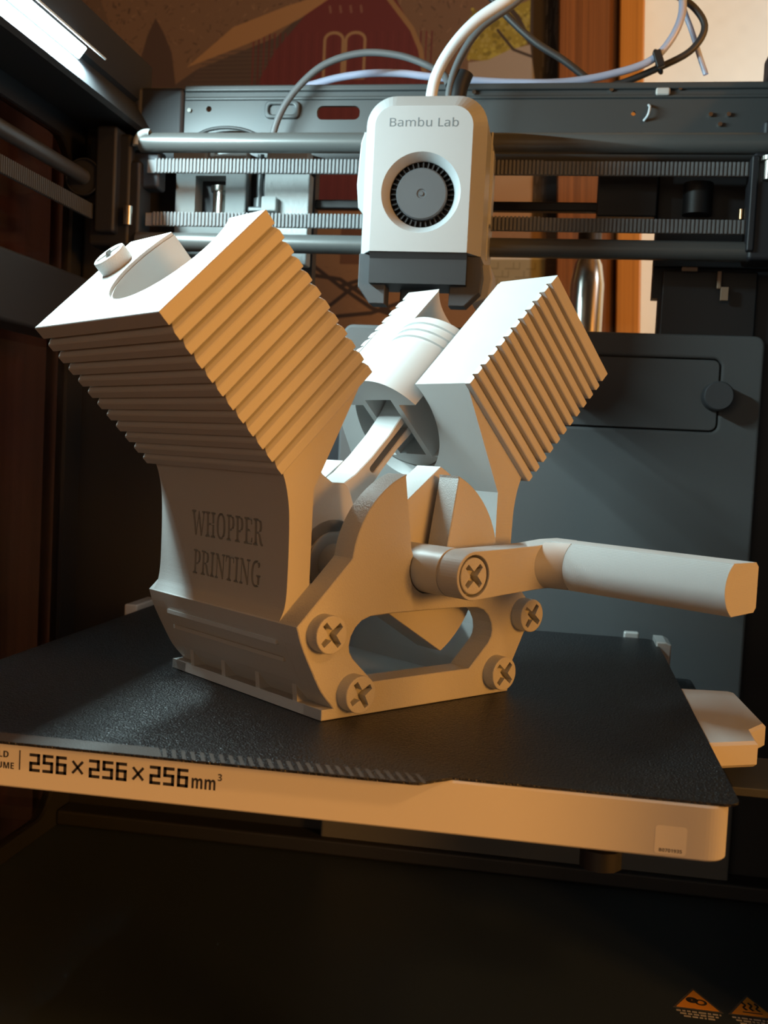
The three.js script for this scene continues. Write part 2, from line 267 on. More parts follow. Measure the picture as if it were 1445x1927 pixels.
// ================================================================ the printed engine: x = u (across), y = up, z = w (crank axis)
{
  const engine = thing('engine_model', 'light grey printed V-twin engine model with crank handle standing on the black build plate', 'model engine', [7.7, 0.2, 84.2], 0.8831);
  const C = [43.5, 47], S = Math.SQRT1_2, NB = 14.5, RB = 22.9;
  const mir = pts => pts.map(p => [87 - p[0], p[1]]).reverse();
  const spline = (pts, n) => new THREE.SplineCurve(pts.map(p => new THREE.Vector2(...p))).getPoints(n).map(p => [p.x, p.y]);

  // cross-headed screw, axis +z, head base at z = 0
  const screwGeo = (turn, h = 5) => {
    const head = new THREE.ExtrudeGeometry(new THREE.Shape().absarc(0, 0, 6.1, 0, Math.PI * 2), { depth: h - 0.5, bevelEnabled: true, bevelThickness: 0.5, bevelSize: 0.4, bevelOffset: -0.4, bevelSegments: 2, curveSegments: 28 });
    head.translate(0, 0, 0.25 - 0.25);
    const c = [], L = 4.7, w = 1.15; for (let k = 0; k < 4; k++) { const a = turn + k * Math.PI / 2, ca = Math.cos(a), sa = Math.sin(a); for (const [x, y] of [[w, -w], [L, -w * 0.8], [L, w * 0.8]]) c.push([x * ca - y * sa, x * sa + y * ca]); }
    return cut(head, extrude(c, h - 3.4, h + 1));
  };

  // ---- front and rear bearing plates
  const domeL = arc(C[0], C[1], 34, Math.PI - 0.13, Math.PI * 0.615, 18);
  const half = [[0, 3.2], [4.6, 3.4], ...spline([[4.6, 3.6], [-0.4, 9], [-4.7, 16.3], [-9, 24.5], [-11.2, 30.6]], 12).slice(1), [9.2, 50.6], ...domeL];
  const notchL = [[31.2, 77.9], [35.2, 54]];
  const seat = arc(C[0], C[1], 8.6, Math.PI * 0.82, Math.PI * 2.18, 20);
  const outline = [[0, 0], ...half, ...notchL, ...seat, ...mir(notchL), ...mir(half), [87, 0]].map(p => [p[0], p[1]]);
  const slotHalf = [[43.5, 32.7], [26.7, 32.6], [18.4, 32.2], [14.8, 31], [12.3, 28.9], [10.6, 26.1], [10, 23.1], [10.4, 20.9], [11.8, 18.8], [21, 10.4], [43.5, 10.4]];
  const slot = [...slotHalf.slice(0, -1), [43.5, 10.4], ...slotHalf.slice(1, -1).reverse().map(p => [87 - p[0], p[1]])];
  const plateGeo = extrude(outline, -10, 0, 0.3, [slot], 1);
  part('front_plate', plateGeo, M.plaPlate, engine, 'front bearing plate with rounded slot');
  part('rear_plate', plateGeo.clone().translate(0, 0, -83), M.pla, engine);
  const bolts = [[-1.2, 28.3, 0.7], [11.8, 8.0, 0.55], [92.6, 28.3, 0.95], [79.3, 8.0, 0.85]];
  for (const [u, v, t] of bolts) part('screw', screwGeo(t).translate(u, v, 0), M.plaPlate, engine);

  // ---- crankcase: side walls, flange, gussets and ribs
  const sideL = [...spline([[5, 3.4], [-0.4, 9], [-4.7, 16.3], [-9, 24.5], [-11.2, 30.6]], 10), [0.3, 42], [3.5, 42], [-2, 30], [1, 22], [7, 9], [9, 3.4]];
  const case_ = part('crankcase', [extrude(sideL, -83.2, -9.8), extrude(mir(sideL), -83.2, -9.8), box(0, 87, 0, 3.4, -92.8, -0.2)], M.pla, engine);
  for (const mirrored of [false, true]) for (const w of [-14.7, -36.1, -57.5, -78.7]) {
    let p = [[0.3, 3.3], [6, 3.3], [0.6, 9.4], [-0.4, 9.4]]; if (mirrored) p = mir(p);
    part('gusset', extrude(p, w - 1.2, w + 1.2), M.pla, case_);
  }
  for (const mirrored of [false, true]) for (const [u, v] of [[-8.6, 23.6], [-5.6, 17.8]]) {
    let p = [[u + 1.5, v + 1.1], [u - 1.1, v + 0.9], [u - 0.9, v - 0.5], [u + 2.2, v - 0.9]]; if (mirrored) p = mir(p);
    part('rib', extrude(p, -82, -13, 0.25), M.pla, case_);
  }

  // ---- the two cylinders, each cut open on its inner side, with eleven cooling fins
  const WF = -10, WB = -90, NO = -16.8, NI = 29.6, DT = 125;
  const onAxis = (d, n) => [C[0] - S * d + S * n, C[1] + S * d + S * n];
  const neck = spline([[-10.9, 30.8], [-9.8, 32.9], [-8.9, 35.6], [-8.4, 41], [-8.35, 53.3], [-8.7, 63.7], [-9.3, 68.9], [-10.5, 74.1], [-12.2, 78.4]], 36);
  const bodyL = [...neck, onAxis(62.5, NO), onAxis(DT, NO), onAxis(DT, NI), [19.8, 111.9], [0.4, 72.8], [0.4, 42]];
  const finRing = (prof, d0, flip) => {
    const pos = []; const put = (d, n, w) => { const [u, v] = onAxis(d, n); return [flip ? 87 - u : u, v, w]; };
    const path = o => [[NI, WF + o], [NO - o, WF + o], [NO - o, WB - o], [NI, WB - o]];
    const tri = (a, b, c) => { if (flip) [b, c] = [c, b]; pos.push(...a, ...b, ...c); };
    for (let j = 0; j < prof.length; j++) {
      const [o0, e0] = prof[j], [o1, e1] = prof[(j + 1) % prof.length], A = path(o0), B = path(o1);
      for (let i = 0; i < 3; i++) { const a = put(d0 + e0, ...A[i]), b = put(d0 + e0, ...A[i + 1]), c = put(d0 + e1, ...B[i + 1]), d = put(d0 + e1, ...B[i]); tri(a, b, c); tri(a, c, d); }
    }
    const faces = THREE.ShapeUtils.triangulateShape(prof.map(p => new THREE.Vector2(...p)), []);
    for (const end of [0, 3]) for (const f of faces) { const q = f.map(k => put(d0 + prof[k][1], ...path(prof[k][0])[end])); end ? tri(q[0], q[1], q[2]) : tri(q[0], q[2], q[1]); }
    const g = new THREE.BufferGeometry(); g.setAttribute('position', new THREE.Float32BufferAttribute(pos, 3)); g.computeVertexNormals(); return g;
  };
  const finProf = [[-0.25, 0], [2.15, 0], [2.45, 0.3], [2.45, 2.7], [2.2, 3.2], [1.2, 4.1], [0.2, 4.6], [0, 4.8], [0, 5.28], [-0.25, 5.28]];
  const capProf = [[-0.02, 0], [2, 0], [2.3, 0.3], [2.3, 4.7], [2.1, 5], [-0.02, 5]];
  const lettering = (str, v0, v1, w0, w1) => text(str, w0, w1, v0, v1, 6.7, 10.5, fontSerif).rotateY(-Math.PI / 2);
  for (const flip of [false, true]) {
    const wc = flip ? -55 : -45.5, pts = flip ? mir(bodyL) : bodyL;
    const P = (d, n) => { const [u, v] = onAxis(d, n); return [flip ? 87 - u : u, v]; };
    const bore = [rod([...P(28, NB), wc], [...P(140, NB), wc], RB, 72), rod([...P(DT - 1.2, NB), wc], [...P(140, NB), wc], RB + 0.45, 72)];
    let g = cut(extrude(pts, WB, WF), ...bore);
    if (!flip) g = cut(g, lettering('WHOPPER', 53.1, 62.2, -68.6, -24.2), lettering('PRINTING', 39.5, 48.3, -66.8, -24.8));
    const cyl = part('cylinder', g, flip ? M.plaLayer : M.pla, engine, flip ? 'right cylinder cut open to show its piston' : 'left cylinder with two rows of engraved lettering');
    for (let k = 0; k < 11; k++) part('cooling_fin', finRing(finProf, 61.9 + k * 5.28, flip), M.pla, cyl);
    part('cylinder_head_rim', finRing(capProf, 120, flip), M.pla, cyl);
    if (!flip) {
      const axis = new THREE.Vector3(-S, S, 0), q = new THREE.Quaternion().setFromUnitVectors(new THREE.Vector3(0, 0, 1), axis);
      const [u, v] = onAxis(DT, 13.4); part('screw', screwGeo(0.2).applyQuaternion(q).translate(u, v, -79), M.plaPlate, engine, 'screw on top of the left cylinder');
    }
    // piston: crown with three ring grooves, slotted skirt
    const d0 = flip ? 56 : 70, rp = 22.3, L = 40;
    let pist = lathe([[0, 0], [rp, 0], [rp, 26], [rp - 0.9, 26.3], [rp - 0.9, 27.7], [rp, 28], [rp, 30], [rp - 0.9, 30.3], [rp - 0.9, 31.7], [rp, 32], [rp, 34], [rp - 0.9, 34.3], [rp - 0.9, 35.7], [rp, 36], [rp, L - 1], [rp - 1, L], [0, L]], 80);
    pist = cut(pist, box(-16, 12.6, -5, 24, -7.6, 7.6), box(-17, 10, -5, 12, 10.6, 40), box(-17, 10, -5, 12, -40, -10.6));
    const D = new THREE.Vector3(flip ? S : -S, S, 0), N = new THREE.Vector3(flip ? -S : S, S, 0), W = new THREE.Vector3().crossVectors(N, D);
    const m = new THREE.Matrix4().makeBasis(N, D, W); const [pu, pv] = P(d0, NB); m.setPosition(pu, pv, wc);
    part('piston', pist.applyMatrix4(m), M.pla, engine);
  }

  // ---- crankshaft: journals, two fan-shaped webs, crank pin
  const pin = [26.5, 46];
  const a1 = Math.atan2(34, 14.6), a0 = Math.atan2(-33, 20);
  const boss = arc(pin[0], pin[1], 8.5, Math.PI * 0.78, Math.PI * 1.27, 10);
  const web = [...boss, ...arc(C[0], C[1], 37.6, a0, a1, 28)];
  const shaft = part('crankshaft', [rod([...C, -12], [...C, 11.8], 8.2, 48), rod([...C, -93], [...C, -78], 8.2, 48), rod([...pin, -80], [...pin, -12], 7, 40)], M.plaLayer, engine);
  part('crank_web', extrude(web, -24.5, -12, 0.2), M.pla, shaft); part('crank_web', extrude(web, -80, -67.5, 0.2), M.pla, shaft);

  // ---- connecting rods
  const rodGeo = (wr, dir, len) => {
    const up = [[9, 13.5], [14, 15.8], [22, 15.8], [24.6, 14.2], [26.5, 9.6], [31, 6.4], [38, 4.6], [48, 3.7], [60, 3.5], [70, 4.4], [78, 6.2], [len - 4, 8.2]];
    const pts = [...up, ...arc(len, 0, 8.6, 1.2, -1.2, 12), ...up.slice().reverse().map(p => [p[0], -p[1]])];
    const sl = rrect(44, 70, -1.3, 1.3, 1.25, 4);
    const g = [extrude(pts, -7, 7, 0.3, [sl]), rod([0, 0, -7], [0, 0, 7], 15.2, 48), rod([0, 0, -8], [0, 0, 8], 11, 40)];
    return merge(g).rotateZ(dir).translate(pin[0], pin[1], wr);
  };
  part('connecting_rod', rodGeo(-55, Math.atan2(64.3, 59.8), 88), M.plaLayer, engine);
  part('connecting_rod', rodGeo(-38.5, Math.atan2(70, -29), 82), M.pla, engine);

  // ---- crank handle
  const hubC = [43.8, 46.9];
  const armPts = [...arc(hubC[0], hubC[1], 8.1, Math.PI * 0.52, Math.PI * 1.5, 24), [60, 40.1], [74, 41], [86, 41.4], [95.4, 41.9], [97, 43.4], [97, 56.3], [95.6, 57.7], [86, 57.5], [74, 56.3], [60, 55.6]];
  const hole = arc(hubC[0], hubC[1], 6.95, 0, Math.PI * 2, 36).slice(0, -1);
  const grip = [[84, 57.6], [95.5, 57.6], [97, 56.2], [97, 43.4], [95.6, 42]];       // the left side is stepped by the print layers
  for (let v = 41.4; v < 57.55; v += 0.45) { const h = Math.min(1, Math.abs(v + 0.2 - 49.5) / 9.6), u = 88.2 - 9.6 * Math.sqrt(Math.max(0, 1 - h * h)); grip.push([Math.min(u, 88), v], [Math.min(u, 88), v + 0.449]); }
  grip.shift();
  const hull = []; for (const p of grip) { hull.push(new THREE.Vector3(p[0], p[1], 29)); hull.push(new THREE.Vector3(97 + (p[0] - 97) * 1.32, 49.6 + (p[1] - 49.6) * 0.97, 21)); }
  const handle = part('crank_handle', [extrude(armPts, 11.6, 21.4, 0.35, [hole], 2), extrude(grip, 20, 91, 0), new ConvexGeometry(hull)], M.plaLayer, engine, 'crank handle with D-shaped grip');
  part('screw', screwGeo(0.8, 4.5).translate(hubC[0], hubC[1], 16.6), M.plaPlate, handle);
  part('hub_core', rod([...hubC, 11.7], [...hubC, 16.6], 6.9, 40), M.pla, handle);
}

// ================================================================ printer housing
{
  const p = thing('printer_housing', 'dark grey open 3D printer housing around the build chamber', 'printer', [0, -185, 0]);
  part('base_tray', box(-206, 206, -185, -146, -190, 195, 4), M.frame, p);
  part('chamber_floor', box(-200, 200, -146, -140, -176, 185), M.floor, p);
  // rear wall with the large opening behind the gantry
  const opening = [[-66, 240], [-66, 140], [123, 140], [123, 174], [119.5, 174], [119.5, 213.7], [88, 213.7], [88, 240]];
  part('rear_wall', extrude([[-206, -146], [206, -146], [206, 243], [-206, 243]], -185, -176, 0, [opening]), M.frame, p);
  part('rear_crossbar', box(-67, 89, 219.5, 224.5, -184, -178, 1), M.black, p);
  // raised rear cover with inset lid and round knob
  const lid = rrect(22, 156, 104.4, 142.2, 4);
  const cover = part('rear_cover', extrude([...rrect(-44, 177, -139.5, 154.5, 5)], -176, -165, 1.6, [lid], 3), M.panel, p);
  part('lid', extrude(rrect(22.7, 155.3, 105.1, 141.5, 3.5), -172, -165.05, 0.4), M.panel, cover);
  part('knob', [rod([154.3, 122.6, -166], [154.3, 122.6, -153.6], 7.6, 40, 7.4), lathe([[0, 0.7], [6.8, 0.7], [7.4, 0]].reverse(), 40).rotateX(Math.PI / 2).translate(154.3, 122.6, -153.6)], M.hub, cover, 'round knob at the edge of the lid');
  part('lower_ledge', box(-200, 200, -139.8, -131, -176, -160, 1.5), M.frame, p);
  // rear top beam: pressed sheet with slot, boss and holes
  const holes = [rrect(-66, -42, 266, 273.5, 3.2), rrect(-79.5, -73, 251.5, 257, 0.6, 2), arc(-59.5, 255.5, 1.2, 0, 6.283, 14).slice(0, -1), arc(-128, 272, 1.6, 0, 6.283, 14).slice(0, -1), arc(104, 269, 1.3, 0, 6.283, 12).slice(0, -1)];
  const beam = part('rear_beam', extrude([[-142, 238], [196, 238], [196, 283], [-142, 283]], -174, -171.5, 0, holes), M.beam, p, 'rear sheet metal beam with slot and holes');
  part('beam_flange', box(-142, 196, 281, 284.5, -192, -169.5, 1), M.beam, beam);
  part('beam_fold', box(-142, 196, 276.5, 278.5, -172.5, -170.4, 0.8), M.beam, beam);
  part('pressed_boss', extrude(rrect(-95.5, -75.5, 266.3, 276, 3), -172, -169.6, 0.8, [rrect(-93, -78, 268.5, 273.8, 2)], 2), M.beam, beam);
  for (const [x, y] of [[-139, 271], [20, 280], [92, 281], [127, 281.5], [143, 268], [152, 268], [148, 263]]) part('beam_screw', rod([x, y, -172], [x, y, -169.8], 1.1, 14), M.steel, beam);
  part('clip_nut', rrectBox(114.5, 122, 277.5, 281.5, -171, -168.6), M.clip, beam);
  part('wire_hook', tube([[111.5, 273, -171], [112, 271, -168], [111.3, 267, -168], [109.5, 265, -171]], 0.7, 14), M.ptfe, beam);
  function rrectBox(x0, x1, y0, y1, z0, z1) { return box(x0, x1, y0, y1, z0, z1, 1.2); }
  // left corner, rails and side frame
  part('corner_block', [box(-200, -142, 236, 284, -186, -169.5, 3), box(-200, -166, 150, 284, -186, -168, 3)], M.frame, p);
  part('lamp_rail', extrude([[-206, 300], [-168, 300], [-168, 276.2], [-170.4, 274.6], [-158.7, 256], [-160.8, 254], [-206, 262]], -186, 190, 0.4), M.rail, p);
  part('side_rail', box(-200, -177, 137, 170.5, -186, 185, 2), M.frame, p);
  const win = [];
  for (const q of rrect(-172, 157, -131, 250, 20)) win.push(q);
  part('left_side_frame', extrude([[-195, -185], [190, -185], [190, 300], [-195, 300]], -206, -200, 0, [win]).rotateY(Math.PI / 2).translate(0, 0, 0), M.frame, p);
  part('unseen_right_side_frame', extrude([[-195, -185], [190, -185], [190, 300], [-195, 300]], 200, 206, 0, [rrect(-182, 8, -142, 272, 14)]).rotateY(Math.PI / 2), M.frame, p);  // out of view; solid rear part placed to shade the rear cover
  part('right_rail', box(170, 200, 286, 300, -186, 190, 2), M.frame, p);
  part('front_pillar', box(-206, -184, -185, 300, 174, 196, 3), M.frame, p); part('front_pillar', box(197, 206, -185, 300, 183, 196, 2), M.frame, p);  // right pillar is out of view, kept thin so lamp light gets past
  part('front_header', box(-184, 197, 284, 300, 174, 196, 3), M.frame, p);
  part('front_sill', box(-184, 197, -185, -140, 176, 196, 3), M.frame, p);
  // die-cast motor brackets at the left rear
  part('motor_bracket', [extrude([[-143, 247], [-121, 247], [-121, 245], [-102.5, 247], [-102.5, 190], [-143, 190]], -176, -164, 0.6, [[[-132, 234], [-113.3, 234], [-113.3, 212.5], [-132, 212.5]]]), box(-143.5, -125, 240, 249, -166, -160, 1)], M.cast, p, 'left cast metal bracket');
  part('motor_bracket', [box(-92.5, -67, 186, 236, -176, -166, 1), box(-90, -67, 238, 247, -176, -160, 1), box(-92.5, -84, 214, 222, -176, -161, 1)], M.cast, p, 'right cast metal bracket');
  part('motor_shaft', [rod([-119, 212, -171], [-119, 226, -171], 4.2, 24), rod([-119, 226, -171], [-119, 229, -171], 5.4, 24)], M.steel, p);
  part('guide_pin', [rod([-95.5, 200, -168], [-95.5, 246, -168], 1.8, 16), box(-101, -91, 214, 217, -170, -164, 1), rod([-95.5, 213, -168], [-95.5, 222, -168], 3.1, 16)], M.beam, p);
  // right rear: dark motor housing and small fittings
  part('motor_cover', [box(88, 118.5, 214, 238, -178, -164, 1), box(119, 178, 190, 238, -178, -172, 1), box(124, 172, 154, 188, -178, -170, 1)], M.black, p);
  part('motor_body', rod([139, 216, -168], [139, 232, -168], 7.5, 28), M.fanBlack, p);
  part('brass_pin', rod([160.5, 213, -163], [160.5, 218, -163], 1.5, 14), std(lin(0.75, 0.5, 0.28), 0.3, { metalness: 1 }), p);
  part('bracket_tab', [box(133, 141, 186.6, 188.8, -166, -164, 0.4), box(151, 153, 178, 187, -166, -164, 0.4), box(153, 157, 172, 179, -166, -164, 0.4)], std(lin(0.30, 0.20, 0.13), 0.5), p);
  // lamp strip in the left rail
  const n = [0.78, -0.62], mid = (LED_Z[0] + LED_Z[1]) / 2, len = LED_Z[1] - LED_Z[0], a = Math.atan2(n[1], n[0]);
  const strip = new RoundedBoxGeometry(1.2, 6.5, len + 4, 2, 0.5).rotateZ(a).translate(LED_AT[0] - n[0] * 0.8, LED_AT[1] - n[1] * 0.8, mid);
  part('led_strip', strip, emissive(LED_COLOR, 12), p, 'glowing white LED strip');
  const lens = new RoundedBoxGeometry(3.4, 1.1, len + 10, 2, 0.4).rotateZ(a).translate(LED_AT[0] + 5.6, LED_AT[1] + 2.2, mid - 8);
  part('led_cover_edge', lens, M.ptfe, p);
}
// smoked glass of the left side
{
  const t = thing('side_glass', 'dark smoked glass pane in the left side of the printer', 'glass pane', [-203, -131, 0]);
  const g = extrude(rrect(-171.7, 156.7, -130.7, 249.7, 19.7), -204, -202).rotateY(Math.PI / 2);
  part('pane', g, M.glass, t);
  const r = thing('side_glass', 'unseen clear glass pane in the right side of the printer, letting lamp light in', 'glass pane', [203, -131, 0]);
  part('pane', extrude(rrect(-181.7, 7.7, -141.7, 271.7, 13.7), 202, 204).rotateY(Math.PI / 2), M.clearGlass, r);  // right pane is out of view, placed to let the warm light in
}
// ================================================================ moving gantry: rods, belts, end blocks
{
  const t = thing('belt_gantry', 'horizontal twin-rod gantry with two toothed belts behind the print head', 'gantry', [0, 185, -145]);
  part('guide_rod', rod([-156, 245.8, -145], [172, 245.8, -145], 5.2, 40), M.rod, t, 'upper guide rod');
  part('guide_rod', rod([-156, 193.2, -145], [172, 193.2, -145], 4.9, 40), M.rod, t, 'lower guide rod');
  for (const [y0, y1, l] of [[229.9, 236.8, 'upper toothed belt'], [201.7, 208.6, 'lower toothed belt']]) {
    const belt = part('belt', box(-152, 168, y0, y1, -146.2, -145), M.belt, t, l);
    const teeth = []; for (let x = -147; x < 166.5; x += 2) teeth.push(box(x - 0.62, x + 0.62, y0 + 0.1, y1 + 0.9 * (x < 60 ? 0.6 : 0), -145, -144.1, 0.25));
    part('belt_teeth', teeth, M.belt, belt).userData.kind = 'stuff';
  }
  const endL = part('end_block', [box(-184, -160, 190, 250, -168, -142, 2.5), box(-172, -155, 186, 236, -160, -143, 2), box(-178, -166, 196, 252.5, -150, -136, 2), box(-162, -146, 222, 243, -158, -147, 2)], M.shadedBlack, t, 'left end block');
  part('idler_pin', rod([-159.6, 200.6, -139], [-159.6, 210.6, -139], 2.5, 20), M.steel, endL);
  part('idler_cap', new THREE.TorusGeometry(6.2, 1.9, 10, 20, 1.9).rotateZ(1.35).translate(-151, 244, -141), M.cast, endL);
  part('bushing', [new THREE.TorusGeometry(9.6, 0.5, 8, 40).translate(-185, 225.5, -137), rod([-185, 225.5, -146], [-185, 225.5, -138], 9.4, 36)], M.shadedBlack, endL);
  const endR = part('end_block', [box(161, 196, 188, 240, -160, -138, 2), box(166, 196, 236, 258, -160, -146, 2), box(160, 163.5, 192, 238, -144, -136, 1)], M.frame, t, 'right end block');
  part('idler_pin', [rod([168.5, 226, -136], [168.5, 235, -136], 3.2, 20), rod([168.5, 235, -136], [168.5, 237, -136], 4.6, 24)], M.steel, endR);
}
{
  const t = thing('side_rod', 'steel guide rod running along the left side of the chamber', 'guide rod', [-185, 225.5, 20]);
  part('rod_shaft', rod([-185, 225.5, -137.5], [-185, 225.5, 174], 4, 28), M.sideRod, t);
  const b = thing('side_belt', 'long toothed belt running along the left chamber wall', 'belt', [-180, 202, 20]);
  part('belt_band', box(-181.4, -180.2, 203.5, 211.5, -141, 174), M.shadedBelt, b);
  const teeth = []; for (let z = -140; z < 170; z += 2) teeth.push(box(-180.3, -179.4, 203.6, 211.4, z - 0.6, z + 0.6));
  part('belt_teeth', teeth, M.shadedBelt, b).userData.kind = 'stuff';
}
// ================================================================ print head
{
  const t = thing('print_head', 'silver print head with round fan hanging above the engine model', 'print head', [6.5, 155, -115]);
  const rr = (x0, x1, y0, y1, r) => { const p = [[x0, y0]]; p.push([x1, y0]); for (let i = 0; i <= 10; i++) { const a = i / 10 * Math.PI / 2; p.push([x1 - r + r * Math.cos(a), y1 - r + r * Math.sin(a)]); } for (let i = 0; i <= 10; i++) { const a = Math.PI / 2 + i / 10 * Math.PI / 2; p.push([x0 + r + r * Math.cos(a), y1 - r + r * Math.sin(a)]); } return p; };
  // cover: outer skin lofted to the smaller front face, with the fan funnel left open
  const outer = rr(-22, 35, 178.6, 252.5, 14), inner = rr(-16, 29.3, 178.6, 244.6, 9), F = [6.7, 205.6], zf = -82, zm = -93, zb = -152;
  const pos = [], tri = (a, b, c) => pos.push(...a, ...b, ...c), quad = (a, b, c, d) => { tri(a, b, c); tri(a, c, d); };
  const N = outer.length;
  for (let i = 0; i < N; i++) { const j = (i + 1) % N; const o0 = [...outer[i], zm], o1 = [...outer[j], zm], i0 = [...inner[i], zf], i1 = [...inner[j], zf], b0 = [...outer[i], zb], b1 = [...outer[j], zb]; quad(o0, o1, i1, i0); quad(b0, b1, o1, o0); }
  const side = new THREE.BufferGeometry(); side.setAttribute('position', new THREE.Float32BufferAttribute(pos, 3)); side.computeVertexNormals();
  const ring = arc(F[0], F[1], 18.4, 0, Math.PI * 2, 64).slice(0, -1);
  const faceG = new THREE.ShapeGeometry(shape(inner, [ring])).translate(0, 0, zf);
  const funnel = lathe([[15, -5], [15.4, -3.6], [18.4, 0]], 72).rotateX(Math.PI / 2).translate(F[0], F[1], zf);
  const back = new THREE.ShapeGeometry(shape(outer)).rotateY(Math.PI).translate(13, 0, zb);
  const cover = part('front_cover', [side, faceG, funnel, back], M.cover, t, 'silver cover with chamfered edges');
  part('cover_seam', [box(34.7, 35.6, 182, 244, -121, -119.6, 0.3), box(34.7, 36.2, 200, 236, -131, -123, 0.6)], M.cover, cover);
  part('side_latch', [extrude([[-26.5, 203], [-24, 200], [-21.8, 200], [-21.8, 239], [-25, 239], [-26.5, 234], [-27.6, 214]], -118, -103, 0.5)], M.cover, cover);
  // brand lettering on the face
  part('lettering', text('Bambu Lab', -9.2, 22.6, 235.2, 239.3, zf - 0.2, zf + 0.06, fontThin), M.inkGrey, cover);
  // fan: dark well, blades, hub
  const fan = part('fan', [new THREE.CircleGeometry(15.2, 64).translate(F[0], F[1], zf - 8), lathe([[15.05, -9], [15.05, -4.6]], 64).rotateX(Math.PI / 2).translate(F[0], F[1], zf)], M.fanBlack, t, 'black radial fan in a round recess');
  for (let k = 0; k < 36; k++) { const a = k / 36 * Math.PI * 2; part('fan_blade', box(12.2, 14.7, -0.32, 0.32, zf - 7.6, zf - 4.9).rotateZ(0).applyMatrix4(new THREE.Matrix4().makeRotationZ(a).setPosition(F[0], F[1], 0)), M.black, fan); }
  part('fan_hub', lathe([[0, -7.8], [11.9, -7.8], [11.9, -3.2], [11.3, -2.5], [2.2, -2.5], [1.9, -2.9], [1.1, -2.9], [0.9, -2.5], [0, -2.5]].map(q => [q[0], q[1]]), 64).rotateX(Math.PI / 2).translate(F[0], F[1], zf), M.hub, fan);
  // lower duct with two side arms
  const duct = part('nozzle_duct', [extrude([[-82.5, 178.6], [-84, 175.6], [-84, 164.3], [-112, 164.3], [-112, 178.6]].map(q => [q[0], q[1]]), 0, 45.3).rotateY(-Math.PI / 2).scale(1, 1, 1).translate(29.3, 0, 0)], M.ductFace, t, 'dark grey nozzle duct');
  part('duct_arm', extrude([[-21.8, 178.4], [-21.8, 163], [-16, 155.2], [-8.8, 155.2], [-8.8, 178.4]], -100, -88, 0.4), M.duct, duct);
  part('duct_arm', extrude([[21.2, 178.4], [21.2, 155.2], [28.6, 155.2], [35.2, 162], [36.2, 170], [35, 178.4]], -102, -90, 0.4), M.duct, duct);
  part('rear_shroud', extrude([[30, 178.6], [38, 178.6], [39.4, 172], [38, 163], [30, 160]], -150, -112, 0.6), M.cover, duct);
  part('hotend_block', [box(-4, 12, 156, 166, -116, -103, 0.8), rod([4, 150.5, -110], [4, 156.2, -110], 1.6, 20, 3.2)], M.black, duct);
}
